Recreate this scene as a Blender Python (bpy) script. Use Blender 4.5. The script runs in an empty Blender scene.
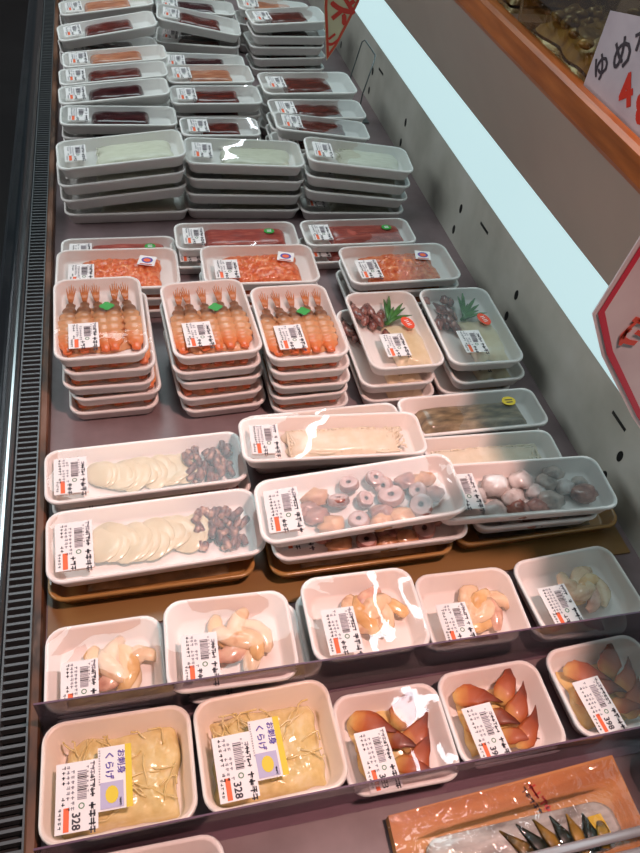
import bpy, math, random
from mathutils import Vector, Matrix, noise
C = bpy.context.scene
COL = C.collection
PI = math.pi
R = math.radians

# ------------------------------------------------------------------ materials
def mat(name):
    m = bpy.data.materials.new(name); m.use_nodes = True
    nt = m.node_tree
    return m, nt, nt.nodes['Principled BSDF'], nt.nodes['Material Output']

def lin(c):
    return tuple(((x/255)/12.92 if x/255 <= .04045 else ((x/255+.055)/1.055)**2.4) for x in c) + (1,)

def simple(name, rgb, rough=.5, metal=0, spec=.5, trans=0, sss=0, coat=0):
    m, nt, b, o = mat(name)
    b.inputs['Base Color'].default_value = lin(rgb)
    b.inputs['Roughness'].default_value = rough
    b.inputs['Metallic'].default_value = metal
    b.inputs['Specular IOR Level'].default_value = spec
    b.inputs['Coat Weight'].default_value = coat
    b.inputs['Coat Roughness'].default_value = .12
    return m

def noisy(name, stops, scale=60, rough=.35, detail=4, bump=0, coat=0, dist=0, stretch=(1,1,1), coords='Object', bscale=None):
    """colour ramp over a noise texture"""
    m, nt, b, o = mat(name)
    N, L = nt.nodes, nt.links
    tc = N.new('ShaderNodeTexCoord'); mp = N.new('ShaderNodeMapping')
    mp.inputs['Scale'].default_value = stretch
    L.new(tc.outputs[coords], mp.inputs[0])
    oi = N.new('ShaderNodeObjectInfo')
    va = N.new('ShaderNodeVectorMath'); va.operation = 'ADD'
    vs = N.new('ShaderNodeVectorMath'); vs.operation = 'SCALE'
    vs.inputs[0].default_value = (3, 5, 7)
    L.new(oi.outputs['Random'], vs.inputs['Scale'])
    L.new(mp.outputs[0], va.inputs[0]); L.new(vs.outputs[0], va.inputs[1])
    n = N.new('ShaderNodeTexNoise'); n.inputs['Scale'].default_value = scale
    n.inputs['Detail'].default_value = detail; n.inputs['Distortion'].default_value = dist
    L.new(va.outputs[0], n.inputs['Vector'])
    r = N.new('ShaderNodeValToRGB'); e = r.color_ramp.elements
    while len(e) > 1: e.remove(e[0])
    for i, (p, c) in enumerate(stops):
        x = e[0] if i == 0 else e.new(p)
        x.position = p; x.color = lin(c)
    L.new(n.outputs['Fac'], r.inputs[0]); L.new(r.outputs[0], b.inputs['Base Color'])
    b.inputs['Roughness'].default_value = rough
    b.inputs['Coat Weight'].default_value = coat; b.inputs['Coat Roughness'].default_value = .12
    if bump:
        n2 = N.new('ShaderNodeTexNoise'); n2.inputs['Scale'].default_value = bscale or scale*2
        L.new(va.outputs[0], n2.inputs['Vector'])
        bp = N.new('ShaderNodeBump'); bp.inputs['Strength'].default_value = bump
        bp.inputs['Distance'].default_value = .002
        L.new(n2.outputs['Fac'], bp.inputs['Height']); L.new(bp.outputs[0], b.inputs['Normal'])
    return m

def along(name, stops, axis='X', rough=.3, nz=.12, scale=40, coat=.4):
    """colour that runs along the length of the piece (its own markings)"""
    m, nt, b, o = mat(name); N, L = nt.nodes, nt.links
    tc = N.new('ShaderNodeTexCoord'); sp = N.new('ShaderNodeSeparateXYZ')
    L.new(tc.outputs['Generated'], sp.inputs[0])
    n = N.new('ShaderNodeTexNoise'); n.inputs['Scale'].default_value = scale
    L.new(tc.outputs['Object'], n.inputs['Vector'])
    ma = N.new('ShaderNodeMath'); ma.operation = 'MULTIPLY_ADD'
    ma.inputs[1].default_value = nz*2; ma.inputs[2].default_value = -nz
    L.new(n.outputs['Fac'], ma.inputs[0])
    ad = N.new('ShaderNodeMath'); ad.operation = 'ADD'
    L.new(ma.outputs[0], ad.inputs[0]); L.new(sp.outputs[axis], ad.inputs[1])
    r = N.new('ShaderNodeValToRGB'); e = r.color_ramp.elements
    while len(e) > 1: e.remove(e[0])
    for i, (p, c) in enumerate(stops):
        x = e[0] if i == 0 else e.new(p)
        x.position = p; x.color = lin(c)
    L.new(ad.outputs[0], r.inputs[0]); L.new(r.outputs[0], b.inputs['Base Color'])
    b.inputs['Roughness'].default_value = rough
    b.inputs['Coat Weight'].default_value = coat; b.inputs['Coat Roughness'].default_value = .1
    return m

def clear(name, tint=(255,255,255), ior=1.45, gain=1.0, rough=.04, bump=0, bscale=30, base=0.0, haze=0):
    m, nt, b, o = mat(name); N, L = nt.nodes, nt.links
    N.remove(b)
    t = N.new('ShaderNodeBsdfTransparent'); t.inputs[0].default_value = lin(tint)
    g = N.new('ShaderNodeBsdfGlossy'); g.inputs['Roughness'].default_value = rough
    g.inputs['Color'].default_value = (1,1,1,1)
    f = N.new('ShaderNodeFresnel'); f.inputs['IOR'].default_value = ior
    ma = N.new('ShaderNodeMath'); ma.operation = 'MULTIPLY_ADD'
    ma.inputs[1].default_value = gain; ma.inputs[2].default_value = base; ma.use_clamp = True
    L.new(f.outputs[0], ma.inputs[0])
    mx = N.new('ShaderNodeMixShader')
    L.new(ma.outputs[0], mx.inputs[0]); L.new(t.outputs[0], mx.inputs[1]); L.new(g.outputs[0], mx.inputs[2])
    L.new(mx.outputs[0], o.inputs[0])
    if haze:
        df = N.new('ShaderNodeBsdfDiffuse'); df.inputs[0].default_value = (.8,.74,.78,1)
        m2 = N.new('ShaderNodeMixShader'); m2.inputs[0].default_value = haze
        L.new(mx.outputs[0], m2.inputs[1]); L.new(df.outputs[0], m2.inputs[2]); L.new(m2.outputs[0], o.inputs[0])
    if bump:
        tc = N.new('ShaderNodeTexCoord'); oi = N.new('ShaderNodeObjectInfo')
        vs = N.new('ShaderNodeVectorMath'); vs.operation = 'SCALE'; vs.inputs[0].default_value = (9, 5, 3)
        L.new(oi.outputs['Random'], vs.inputs['Scale'])
        va = N.new('ShaderNodeVectorMath'); L.new(tc.outputs['Object'], va.inputs[0]); L.new(vs.outputs[0], va.inputs[1])
        n = N.new('ShaderNodeTexNoise'); n.inputs['Scale'].default_value = bscale
        n.inputs['Detail'].default_value = 2; n.inputs['Distortion'].default_value = 1.2
        L.new(va.outputs[0], n.inputs['Vector'])
        bp = N.new('ShaderNodeBump'); bp.inputs['Strength'].default_value = bump; bp.inputs['Distance'].default_value = .004
        L.new(n.outputs['Fac'], bp.inputs['Height']); L.new(bp.outputs[0], g.inputs['Normal'])
    return m

def emit(name, rgb, s):
    m, nt, b, o = mat(name)
    b.inputs['Base Color'].default_value = (.05,.05,.05,1)
    b.inputs['Emission Color'].default_value = lin(rgb)
    b.inputs['Emission Strength'].default_value = s
    return m

M = {}
M['foam'] = simple('white_foam', (236,230,226), .45, spec=.4)
M['poly'] = simple('milky_plastic', (236,226,216), .3, spec=.5)
M['gold'] = simple('gold_foam', (170,126,70), .22, spec=.8)
M['gold_reflection_sheet'] = simple('gold_reflection_sheet', (134,100,58), .3, spec=.7)
M['film'] = clear('stretch_film', gain=1.1, rough=.02, bump=.04, bscale=12)
M['film3'] = clear('crinkled_film', gain=1.6, rough=.06, bump=.9, bscale=45, base=.01)
M['film2'] = clear('slack_film', gain=1.15, rough=.03, bump=.3, bscale=14, base=.0)
M['acrylic'] = clear('smoky_acrylic', tint=(236,222,230), ior=1.49, gain=1.1, rough=.05, base=.01, haze=.055)
M['acrylic_edge'] = simple('acrylic_edge', (104,78,96), .3)
M['paper'] = simple('label_paper', (238,230,228), .5)
M['ink'] = simple('black_ink', (62,54,62), .6)
M['greyink'] = simple('grey_ink', (152,142,150), .6)
M['orange'] = simple('orange_ink', (240,104,58), .6)
M['greenink'] = simple('green_ink', (92,130,96), .6)
M['purple'] = simple('purple_ink', (92,74,158), .6)
M['lilac'] = simple('lilac_ink', (186,176,204), .6)
M['yellow'] = simple('yellow_ink', (226,196,50), .5)
M['jelly'] = noisy('jellyfish', [(.3,(218,196,128)),(.55,(232,216,158)),(.75,(240,230,190))], 60, .25, bump=.3, coat=.4)
M['clam'] = along('surf_clam', [(.0,(236,204,130)),(.12,(216,156,84)),(.32,(186,98,46)),(.7,(150,66,32)),(1,(88,36,20))], nz=.24, scale=45, coat=.05, rough=.48)
M['clam_dark'] = along('surf_clam_dark', [(.0,(220,170,90)),(.3,(150,72,34)),(.7,(112,42,20)),(1,(70,28,16))], nz=.14, scale=50, coat=.1, rough=.42)
M['clam_base'] = noisy('surf_clam_flesh', [(.3,(232,192,104)),(.6,(240,216,150)),(.8,(246,232,196))], 60, .3, coat=.3)
M['shellfish'] = noisy('shellfish', [(.28,(206,160,128)),(.42,(232,200,164)),(.6,(240,216,182)),(.8,(246,230,208))], 45, .25, coat=.5, dist=.6)
M['shellfish_pink'] = noisy('shellfish_pink', [(.3,(190,134,116)),(.5,(222,176,154)),(.75,(238,208,180))], 55, .25, coat=.5)
M['shellfish_amber'] = noisy('shellfish_amber', [(.3,(216,166,106)),(.55,(234,196,140)),(.75,(242,218,176))], 50, .25, coat=.5)
M['squid'] = noisy('squid_flesh', [(.3,(204,186,148)),(.6,(220,206,172)),(.8,(230,220,194))], 50, .3, coat=.3)
M['strips'] = noisy('squid_strips', [(.3,(226,214,190)),(.6,(234,224,204)),(.8,(240,232,216))], 60, .3, coat=.2)
M['tentacle'] = noisy('squid_tentacle', [(.36,(80,30,22)),(.52,(124,56,42)),(.64,(190,140,116)),(.76,(230,204,184))], 110, .3, coat=.4)
M['octo_skin'] = noisy('octopus_skin', [(.3,(128,74,66)),(.55,(172,118,104)),(.8,(206,164,146))], 90, .3, coat=.4)
M['octo_flesh'] = noisy('octopus_flesh', [(.3,(176,140,136)),(.6,(204,172,166)),(.8,(224,204,198))], 70, .3, coat=.4)
M['octo_hole'] = simple('octopus_hole', (96,62,58), .4)
M['octo_amber'] = noisy('octopus_amber', [(.3,(178,116,78)),(.6,(214,160,112)),(.8,(230,190,150))], 60, .3, coat=.4)
M['whelk'] = noisy('whelk_flesh', [(.32,(176,158,152)),(.45,(222,212,208)),(.7,(246,242,240))], 60, .3, coat=.4)
M['whelk_dark'] = noisy('whelk_dark', [(.3,(128,118,116)),(.5,(186,170,160)),(.8,(222,212,206))], 60, .3, coat=.4)
M['shrimp'] = along('shrimp_body', [(.0,(220,108,52)),(.12,(218,138,84)),(.28,(216,170,128)),(.46,(206,156,112)),(.58,(146,104,72)),(.67,(124,84,56)),(.74,(196,116,58)),(1,(224,132,62))], axis='Y', nz=.16, scale=70)
M['leaf'] = simple('green_paper', (48,150,52), .4)
M['leek'] = noisy('leek', [(.3,(34,96,40)),(.7,(88,150,70))], 40, .35)
M['firefly'] = noisy('firefly_squid', [(.3,(84,44,44)),(.5,(132,78,72)),(.68,(190,138,124)),(.8,(222,190,176))], 80, .25, coat=.6)
M['fillet'] = noisy('pale_fillet', [(.3,(226,206,164)),(.6,(240,226,196)),(.8,(246,238,220))], 30, .3, coat=.3)
M['redstick'] = simple('red_orange_sticker', (232,72,34), .4)
M['mince'] = noisy('minced_fish', [(.28,(204,84,40)),(.45,(228,116,62)),(.62,(240,148,96)),(.8,(246,190,150))], 130, .3, bump=.8, coat=.4)
M['redslab'] = noisy('red_fish', [(.3,(150,60,52)),(.55,(184,84,70)),(.8,(214,130,112))], 40, .3, coat=.4, stretch=(1,5,1))
M['tuna'] = noisy('tuna_block', [(.3,(74,20,16)),(.55,(110,36,28)),(.8,(148,66,50))], 30, .25, coat=.5, stretch=(1,4,1))
M['tuna_dark'] = noisy('tuna_block_dark', [(.3,(44,14,20)),(.55,(74,24,28)),(.8,(104,40,38))], 30, .22, coat=.5, stretch=(1,4,1))
M['tuna_pale'] = noisy('tuna_block_pale', [(.3,(168,96,68)),(.55,(202,132,98)),(.8,(226,170,136))], 30, .25, coat=.5, stretch=(1,4,1))
M['whitebait'] = noisy('white_noodles', [(.3,(216,212,192)),(.6,(228,224,206)),(.8,(236,234,220))], 50, .35, bump=.2, stretch=(1,4,1))
M['greyfish'] = noisy('grey_fish', [(.3,(84,74,58)),(.55,(142,124,94)),(.8,(186,168,134))], 40, .3, coat=.5, stretch=(1,3,1))
M['steel'] = simple('brushed_steel', (170,170,172), .22, metal=1)
M['chrome'] = simple('chrome', (214,204,206), .3, metal=.6)
M['deckm'] = noisy('painted_deck', [(.3,(116,98,100)),(.7,(134,116,118))], 20, .3)
M['wallm'] = noisy('enamel_wall', [(.25,(150,148,138)),(.5,(172,170,160)),(.75,(188,186,178))], 9, .35, detail=6)
M['rust'] = noisy('rusty_lip', [(.35,(128,92,74)),(.5,(100,60,36)),(.62,(52,32,20)),(.8,(150,116,98))], 26, .5, stretch=(1,.35,1))
M['grillem'] = simple('grille_metal', (104,106,108), .35, metal=.5)
M['black'] = simple('black_recess', (8,8,9), .6)
M['gloss_black'] = simple('black_gloss_fascia', (34,38,42), .16)
M['taupe'] = noisy('taupe_panel', [(.3,(150,136,126)),(.7,(160,146,135))], 4, .5)
M['wood'] = noisy('orange_wood', [(.3,(134,68,26)),(.55,(160,86,36)),(.8,(184,106,50))], 25, .35, stretch=(4,.4,4))
M['lightm'] = emit('strip_glow', (204,236,240), 1.1)
M['tube'] = emit('lamp_tube', (236,246,255), 26)
M['kraft'] = noisy('kraft_board', [(.3,(176,112,58)),(.55,(196,132,72)),(.8,(210,148,88))], 14, .45, stretch=(.4,4,1))
M['silver'] = noisy('silver_skin', [(.3,(140,134,130)),(.5,(190,184,178)),(.75,(226,220,214))], 30, .22, coat=.5, stretch=(1,3,1))
M['pack_gold'] = noisy('gold_print', [(.35,(60,50,20)),(.5,(150,116,40)),(.7,(196,160,80))], 35, .3)
M['pack_dark'] = simple('dark_print', (24,36,26), .35)
M['redink'] = simple('red_ink', (206,52,36), .55)
M['signpink'] = simple('pink_red_border', (214,52,76), .5)
M['signpaper'] = noisy('sign_paper', [(.3,(222,206,208)),(.7,(236,224,224))], 20, .4)
M['cardpaper'] = noisy('card_paper', [(.3,(184,170,178)),(.7,(204,192,198))], 20, .3)
M['signcream'] = simple('cream_card', (206,196,160), .5)
M['signorange'] = simple('orange_red_border', (204,70,44), .5)
M['floor'] = noisy('dark_floor', [(.3,(26,26,28)),(.7,(38,37,38))], 3, .4)
M['ceil'] = simple('ceiling_paint', (120,118,114), .9)
M['brown_food'] = noisy('pickled_food', [(.3,(52,34,16)),(.55,(98,68,32)),(.8,(140,104,54))], 60, .35, coat=.4)
M['amber_food'] = noisy('amber_food', [(.3,(104,78,40)),(.6,(150,122,74)),(.8,(182,160,112))], 60, .35, coat=.4)
M['tub'] = clear('tub_plastic', tint=(236,226,200), gain=1.3, rough=.08, bump=.5, base=.02)
M['wire'] = simple('grey_wire', (110,120,122), .3, metal=.8)

# ------------------------------------------------------------------ mesh helpers
class MB:
    def __init__(s): s.v, s.f, s.m = [], [], []
    def add(s, vs, fs, mi=0):
        o = len(s.v); s.v += [tuple(v) for v in vs]
        s.f += [tuple(i+o for i in f) for f in fs]; s.m += [mi]*len(fs)
        return s
    def box(s, x0,x1,y0,y1,z0,z1, mi=0):
        v = [(x,y,z) for z in (z0,z1) for y in (y0,y1) for x in (x0,x1)]
        return s.add(v, [(0,2,3,1),(4,5,7,6),(0,1,5,4),(2,6,7,3),(0,4,6,2),(1,3,7,5)], mi)
    def quad(s, x0,x1,y0,y1,z, mi=0):
        return s.add([(x0,y0,z),(x1,y0,z),(x1,y1,z),(x0,y1,z)], [(0,1,2,3)], mi)
    def poly(s, pts, mi=0): return s.add(pts, [tuple(range(len(pts)))], mi)
    def prism(s, poly2, f3, t, mi=0):
        """polygon (2d) mapped by f3(a,b,k) with k=0 / t, closed"""
        n = len(poly2)
        v = [f3(a,b,0) for a,b in poly2] + [f3(a,b,t) for a,b in poly2]
        fs = [tuple(range(n))[::-1], tuple(range(n,2*n))] + [(i,(i+1)%n,(i+1)%n+n,i+n) for i in range(n)]
        return s.add(v, fs, mi)
    def rings(s, rs, mi=0, cap0=True, cap1=True):
        n = len(rs[0]); v = [p for r in rs for p in r]; fs = []
        for k in range(len(rs)-1):
            for i in range(n):
                j = (i+1) % n
                fs.append((k*n+i, k*n+j, (k+1)*n+j, (k+1)*n+i))
        if cap0: fs.append(tuple(range(n))[::-1])
        if cap1: fs.append(tuple(range((len(rs)-1)*n, len(rs)*n)))
        return s.add(v, fs, mi)
    def tube(s, pts, rad, n=10, flat=1.0, mi=0, up=Vector((0,0,1)), wob=0, seed=0):
        pts = [Vector(p) for p in pts]; rs = []
        for i, p in enumerate(pts):
            t = (pts[min(i+1,len(pts)-1)] - pts[max(i-1,0)]).normalized()
            a = t.cross(up)
            a = a.normalized() if a.length > 1e-5 else Vector((1,0,0))
            b = a.cross(t).normalized()
            r = rad[i] if hasattr(rad,'__len__') else rad
            ring = []
            for k in range(n):
                th = 2*PI*k/n
                w = 1 + (wob*noise.noise(Vector((i*.6+seed, math.cos(th)*1.3, math.sin(th)*1.3+seed))) if wob else 0)
                ring.append(p + a*math.cos(th)*r*w + b*math.sin(th)*r*flat*w)
            rs.append(ring)
        return s.rings(rs, mi)
    def blob(s, c, r, seed=0, wob=.25, nu=12, nv=8, mi=0, freq=1.4):
        c = Vector(c); v = []; fs = []
        for j in range(nv+1):
            ph = PI*j/nv
            for i in range(nu):
                th = 2*PI*i/nu
                d = Vector((math.sin(ph)*math.cos(th), math.sin(ph)*math.sin(th), math.cos(ph)))
                k = 1 + wob*noise.noise(d*freq + Vector((seed*3.1, seed*1.7, 0)))
                v.append(c + Vector((d.x*r[0]*k, d.y*r[1]*k, d.z*r[2]*k)))
        for j in range(nv):
            for i in range(nu):
                a = (i+1) % nu
                fs.append((j*nu+i, (j+1)*nu+i, (j+1)*nu+a, j*nu+a))
        return s.add(v, fs, mi)
    def heap(s, x0,x1,y0,y1,z,h, seed=0, nx=28, ny=18, amp=.35, freq=45, mi=0, power=3):
        v = []; fs = []
        for j in range(ny+1):
            for i in range(nx+1):
                u, w = i/nx*2-1, j/ny*2-1
                a = .86 + .14*noise.noise(Vector((u*2+seed, w*2, seed)))
                e = max(0, 1-abs(u)**power)*max(0, 1-abs(w)**power)
                x, y = (x0+x1)/2+u*(x1-x0)/2*a, (y0+y1)/2+w*(y1-y0)/2*a
                nn = noise.noise(Vector((x*freq, y*freq, seed))) + .5*noise.noise(Vector((x*freq*2.3, y*freq*2.3, seed+4)))
                v.append((x, y, z + h*math.sqrt(e)*(1+amp*nn)))
        n = nx+1
        for j in range(ny):
            for i in range(nx):
                fs.append((j*n+i, j*n+i+1, (j+1)*n+i+1, (j+1)*n+i))
        return s.add(v, fs, mi)
    def build(s, name, mats, parent=None, smooth=True, loc=None, rot=None):
        me = bpy.data.meshes.new(name); me.from_pydata(s.v, [], s.f); me.update()
        for m in (mats if isinstance(mats, (list,tuple)) else [mats]): me.materials.append(m)
        me.polygons.foreach_set('material_index', s.m)
        me.polygons.foreach_set('use_smooth', [smooth]*len(s.f))
        me.validate()
        return link(name, me, parent, loc, rot)

def link(name, me, parent=None, loc=None, rot=None):
    o = bpy.data.objects.new(name, me); COL.objects.link(o)
    if parent: o.parent = parent
    if loc: o.location = loc
    if rot: o.rotation_euler = rot
    return o

def tag(o, label=None, cat=None, group=None, kind=None):
    if label: o['label'] = label
    if cat: o['category'] = cat
    if group: o['group'] = group
    if kind: o['kind'] = kind
    return o

def empty(name, loc=(0,0,0), rot=(0,0,0)):
    o = bpy.data.objects.new(name, None); COL.objects.link(o)
    o.empty_display_size = .02; o.location = loc; o.rotation_euler = rot
    return o

def dup(root):
    r = root.copy(); COL.objects.link(r)
    for ch in list(root.children):
        c = ch.copy(); COL.objects.link(c); c.parent = r
        for g in list(ch.children):
            d = g.copy(); COL.objects.link(d); d.parent = c
    return r

def rrect(w, d, r, z, n=5):
    r = min(r, w/2-.001, d/2-.001); out = []
    for cx, cy, a0 in ((w/2-r, d/2-r, 0), (-w/2+r, d/2-r, 90), (-w/2+r, -d/2+r, 180), (w/2-r, -d/2+r, 270)):
        for k in range(n+1):
            a = R(a0 + 90*k/n); out.append((cx+r*math.cos(a), cy+r*math.sin(a), z))
    return out

def text_mesh(txt, size, depth=0.0):
    cu = bpy.data.curves.new('lettering', 'FONT'); cu.body = txt; cu.size = size
    cu.align_x = 'CENTER'; cu.align_y = 'CENTER'; cu.extrude = depth; cu.resolution_u = 2
    o = bpy.data.objects.new('lettering', cu); COL.objects.link(o)
    dg = bpy.context.evaluated_depsgraph_get()
    me = bpy.data.meshes.new_from_object(o.evaluated_get(dg))
    bpy.data.objects.remove(o); bpy.data.curves.remove(cu)
    return me

def add_text(mb, txt, size, f3, mi=0, bold=0):
    me = text_mesh(txt, size)
    offs = [(0,0)] if not bold else [(0,0),(bold,0),(0,bold),(bold,bold)]
    for k, (ox,oy) in enumerate(offs):
        mb.add([f3(v.co.x+ox, v.co.y+oy, k*.00002) for v in me.vertices], [tuple(p.vertices) for p in me.polygons], mi)
    bpy.data.meshes.remove(me)

# ------------------------------------------------------------------ packs
_tray = {}
def tray_mesh(w, d, h, m):
    k = (round(w,3), round(d,3), h, m.name)
    if k in _tray: return _tray[k]
    t = min(.013, h*.42); r = min(.02, d*.2)
    mb = MB()
    rs = [rrect(w-2*t, d-2*t, r*.7, 0), rrect(w-2*t+.004, d-2*t+.004, r*.75, .0015),
          rrect(w-.006, d-.006, r*.95, h-.006), rrect(w-.001, d-.001, r, h-.0045), rrect(w, d, r, h-.0025),
          rrect(w-.001, d-.001, r, h-.0005), rrect(w-.003, d-.003, r*.95, h), rrect(w-.0075, d-.0075, r*.9, h),
          rrect(w-.010, d-.010, r*.88, h-.0012),
          rrect(w-2*t+.001, d-2*t+.001, r*.7, .0055), rrect(w-2*t-.006, d-2*t-.006, r*.6, .0035)]
    mb.rings(rs)
    me = bpy.data.meshes.new('foam_tray'); me.from_pydata(mb.v, [], mb.f); me.materials.append(m)
    me.polygons.foreach_set('use_smooth', [len(f) == 4 for f in mb.f]); me.update()
    _tray[k] = me
    return me

_film = {}
def film_mesh(w, d, h, m, sd):
    k = (round(w,3), round(d,3), h, m.name, sd)
    if k in _film: return _film[k]
    mb = MB(); n = 12; v = []; fs = []
    W, D = w-.005, d-.005
    for j in range(n+1):
        for i in range(n+1):
            u, q = i/n*2-1, j/n*2-1
            # round the corners of the sheet
            x, y = u*W/2, q*D/2
            cr = .016; ax, ay = abs(x)-(W/2-cr), abs(y)-(D/2-cr)
            if ax > 0 and ay > 0:
                l = math.hypot(ax, ay); mx = max(ax, ay)
                x = math.copysign(W/2-cr+ax*mx/l, x); y = math.copysign(D/2-cr+ay*mx/l, y)
            e = (1-u**4)*(1-q**4)
            v.append((x, y, h+.0006 - e*.0008 + e*.0007*noise.noise(Vector((x*28+sd, y*28, sd)))))
    for j in range(n):
        for i in range(n):
            a = j*(n+1)+i; fs.append((a, a+1, a+n+2, a+n+1))
    mb.add(v, fs)
    me = bpy.data.meshes.new('clear_film'); me.from_pydata(mb.v, [], mb.f); me.materials.append(m)
    me.polygons.foreach_set('use_smooth', [True]*len(fs)); me.update()
    _film[k] = me
    return me

def glyph(mb, u, v, s, rnd, f3, mi):
    """a tiny dense character-like mark"""
    st = s*.24
    for q in range(2):
        y = v - s*.32 + rnd.random()*s*.64
        mb.add([f3(u-s*.42,y,0), f3(u+s*.42,y,0), f3(u+s*.42,y+st*.8,0), f3(u-s*.42,y+st*.8,0)], [(0,1,2,3)], mi)
    x = u - s*.25 + rnd.random()*s*.4
    mb.add([f3(x,v-s*.45,0), f3(x+st*.8,v-s*.45,0), f3(x+st*.8,v+s*.45,0), f3(x,v+s*.45,0)], [(0,1,2,3)], mi)

_print = {}
def label_meshes(price, U, V, seed):
    """label read from the left; u runs along the reading direction, v is up"""
    k = (price, U, V, seed)
    if k in _print: return _print[k]
    rnd = random.Random(seed)
    f3 = lambda u, v, z: (v, -u, z)      # turned a quarter clockwise on the tray
    a = MB(); hu, hv = U/2, V/2
    a.prism([(-hu,-hv),(hu,-hv),(hu,hv),(-hu,hv)], lambda u,v,z: (v,-u,z), .0004)
    la = bpy.data.meshes.new('price_label'); la.from_pydata(a.v, [], [f[::-1] for f in a.f]); la.materials.append(M['paper']); la.update()
    b = MB()
    def bar(u0,u1,v0,v1,mi): b.add([f3(u0,v0,0),f3(u0,v1,0),f3(u1,v1,0),f3(u1,v0,0)], [(0,1,2,3)], mi)
    # title row (top), big marks at its end
    n = 8; s = V*.125
    for i in range(n):
        if rnd.random() < .85: glyph(b, -hu*.88 + U*.52*i/n, hv*.74, s, rnd, f3, 3 if i < 3 else 0)
    for i in range(4): glyph(b, hu*.34 + i*s*1.45, hv*.72, s*1.4, rnd, f3, 0)
    for i in range(2): bar(hu*(.35+.0), hu*.95, hv*(.68+.08*i), hv*(.70+.08*i), 0)
    # barcode
    x = -hu*.72
    while x < hu*.12:
        wd = U*rnd.choice((.008,.012,.02)); bar(x, x+wd, hv*.02, hv*.46, 0 if rnd.random() < .5 else 3); x += wd + U*rnd.choice((.008,.012))
    for i in range(6): glyph(b, -hu*.8+i*U*.07, hv*.5, s*.5, rnd, f3, 3)
    # round stamp
    cx, cy, rr = hu*.3, hv*.22, V*.075
    ring = [(cx+rr*math.cos(2*PI*i/12), cy+rr*math.sin(2*PI*i/12)) for i in range(12)]
    ring2 = [(cx+rr*.65*math.cos(2*PI*i/12), cy+rr*.65*math.sin(2*PI*i/12)) for i in range(12)]
    b.add([f3(p[0],p[1],0) for p in ring+ring2], [(i,i+12,(i+1)%12+12,(i+1)%12) for i in range(12)], 2)
    # small print rows
    for row in range(3):
        for i in range(9):
            if rnd.random() < .8: glyph(b, -hu*.86 + U*.075*i, -hv*(.2+.22*row), s*.72, rnd, f3, 3 if row < 2 else 0)
    # orange block and price
    bar(hu*.3, hu*.96, -hv*.62, -hv*.36, 1)
    for i in range(5): glyph(b, hu*.34+i*U*.06, -hv*.8, s*.6, rnd, f3, 0)
    if price:
        add_text(b, price, V*.27, lambda x,y,z: f3(x+hu*.7, y-hv*.06, z), 0, bold=V*.012)
    else:
        for i in range(3): glyph(b, hu*.55+i*s*1.2, -hv*.08, s*1.2, rnd, f3, 0)
    lp = bpy.data.meshes.new('label_print'); lp.from_pydata(b.v, [], b.f)
    for m in ('ink','orange','greenink','greyink'): lp.materials.append(M[m])
    lp.polygons.foreach_set('material_index', b.m); lp.update()
    _print[k] = (la, lp)
    return la, lp

def put_label(root, x, y, h, price='', U=.056, V=.038, rot=0, seed=1):
    la, lp = label_meshes(price, U, V, seed)
    o = link('price_label', la, root, (x, y, h+.0014), (0,0,R(rot)))
    link('label_print', lp, o, (0,0,.0007))
    return o

def pack(name, w, d, h, contents, label_at=None, traym='foam', film='film', seed=0, price='', U=.056, V=.038, lrot=0):
    root = empty(name)
    link('foam_tray', tray_mesh(w, d, h, M[traym]), root)
    if contents: contents(root, random.Random(seed*7+3), w, d, h)
    link('clear_film', film_mesh(w, d, h, M[film], seed), root)
    if label_at: put_label(root, label_at[0], label_at[1], h, price, U, V, lrot, seed % 5)
    return root

# ---- contents
Z0 = .0045
def c_jelly(root, rnd, w, d, h):
    sd = rnd.random()*20
    MB().heap(-w*.455, w*.45, -d*.44, d*.45, Z0, h*.5, sd, 50, 40, .13, 85, power=8).build('shredded_jellyfish', M['jelly'], root)
    mb = MB()
    for i in range(30):
        x, y = rnd.uniform(-w*.3,w*.3), rnd.uniform(-d*.27,d*.29); a = rnd.uniform(0,PI); pts = []
        for k in range(7):
            a += rnd.uniform(-.5,.5)
            pts.append((max(-w*.37,min(w*.37,x)), max(-d*.33,min(d*.36,y)), Z0+h*.50+rnd.uniform(-.001,.002)))
            x += math.cos(a)*.007; y += math.sin(a)*.007
        mb.tube(pts, .0011, 5)
    tag(mb.build('jellyfish_strands', M['jelly'], root), kind='stuff')
    # product card beside the price label
    o = MB().box(-.0135,.0135,-.029,.029,0,.0004).build('product_card', M['paper'], root, False, (-w*.5+.0665, -d*.5+.051, h+.0010))
    b = MB(); f3 = lambda u, v, z: (v, -u, z)
    add_text(b, 'お刺身', .0078, lambda x,y,z: f3(x-.0135, y+.0075, z), 0, .0003)
    add_text(b, 'くらげ', .0088, lambda x,y,z: f3(x-.0115, y-.0035, z), 0, .0003)
    b.add([f3(.004,-.0115,0), f3(.004,.0095,0), f3(.0275,.0095,0), f3(.0275,-.0115,0)], [(0,1,2,3)], 1)
    b.add([f3(.0155+.008*math.cos(t), -.001+.006*math.sin(t), .0002) for t in [2*PI*i/12 for i in range(12)]], [tuple(range(12))[::-1]], 2)
    b.add([f3(-.029,.0118,0), f3(-.029,.0178,0), f3(.029,.0178,0), f3(.029,.0118,0)], [(0,1,2,3)], 2)
    for i in range(6): glyph(b, .02+.0012*i, .0065, .0022, rnd, f3, 0)
    for i in range(14): glyph(b, -.026+.0024*i, -.0122, .0018, rnd, f3, 3)
    b.build('card_print', [M['purple'], M['lilac'], M['yellow'], M['greyink']], o, False, (0,0,.0009))

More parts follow.
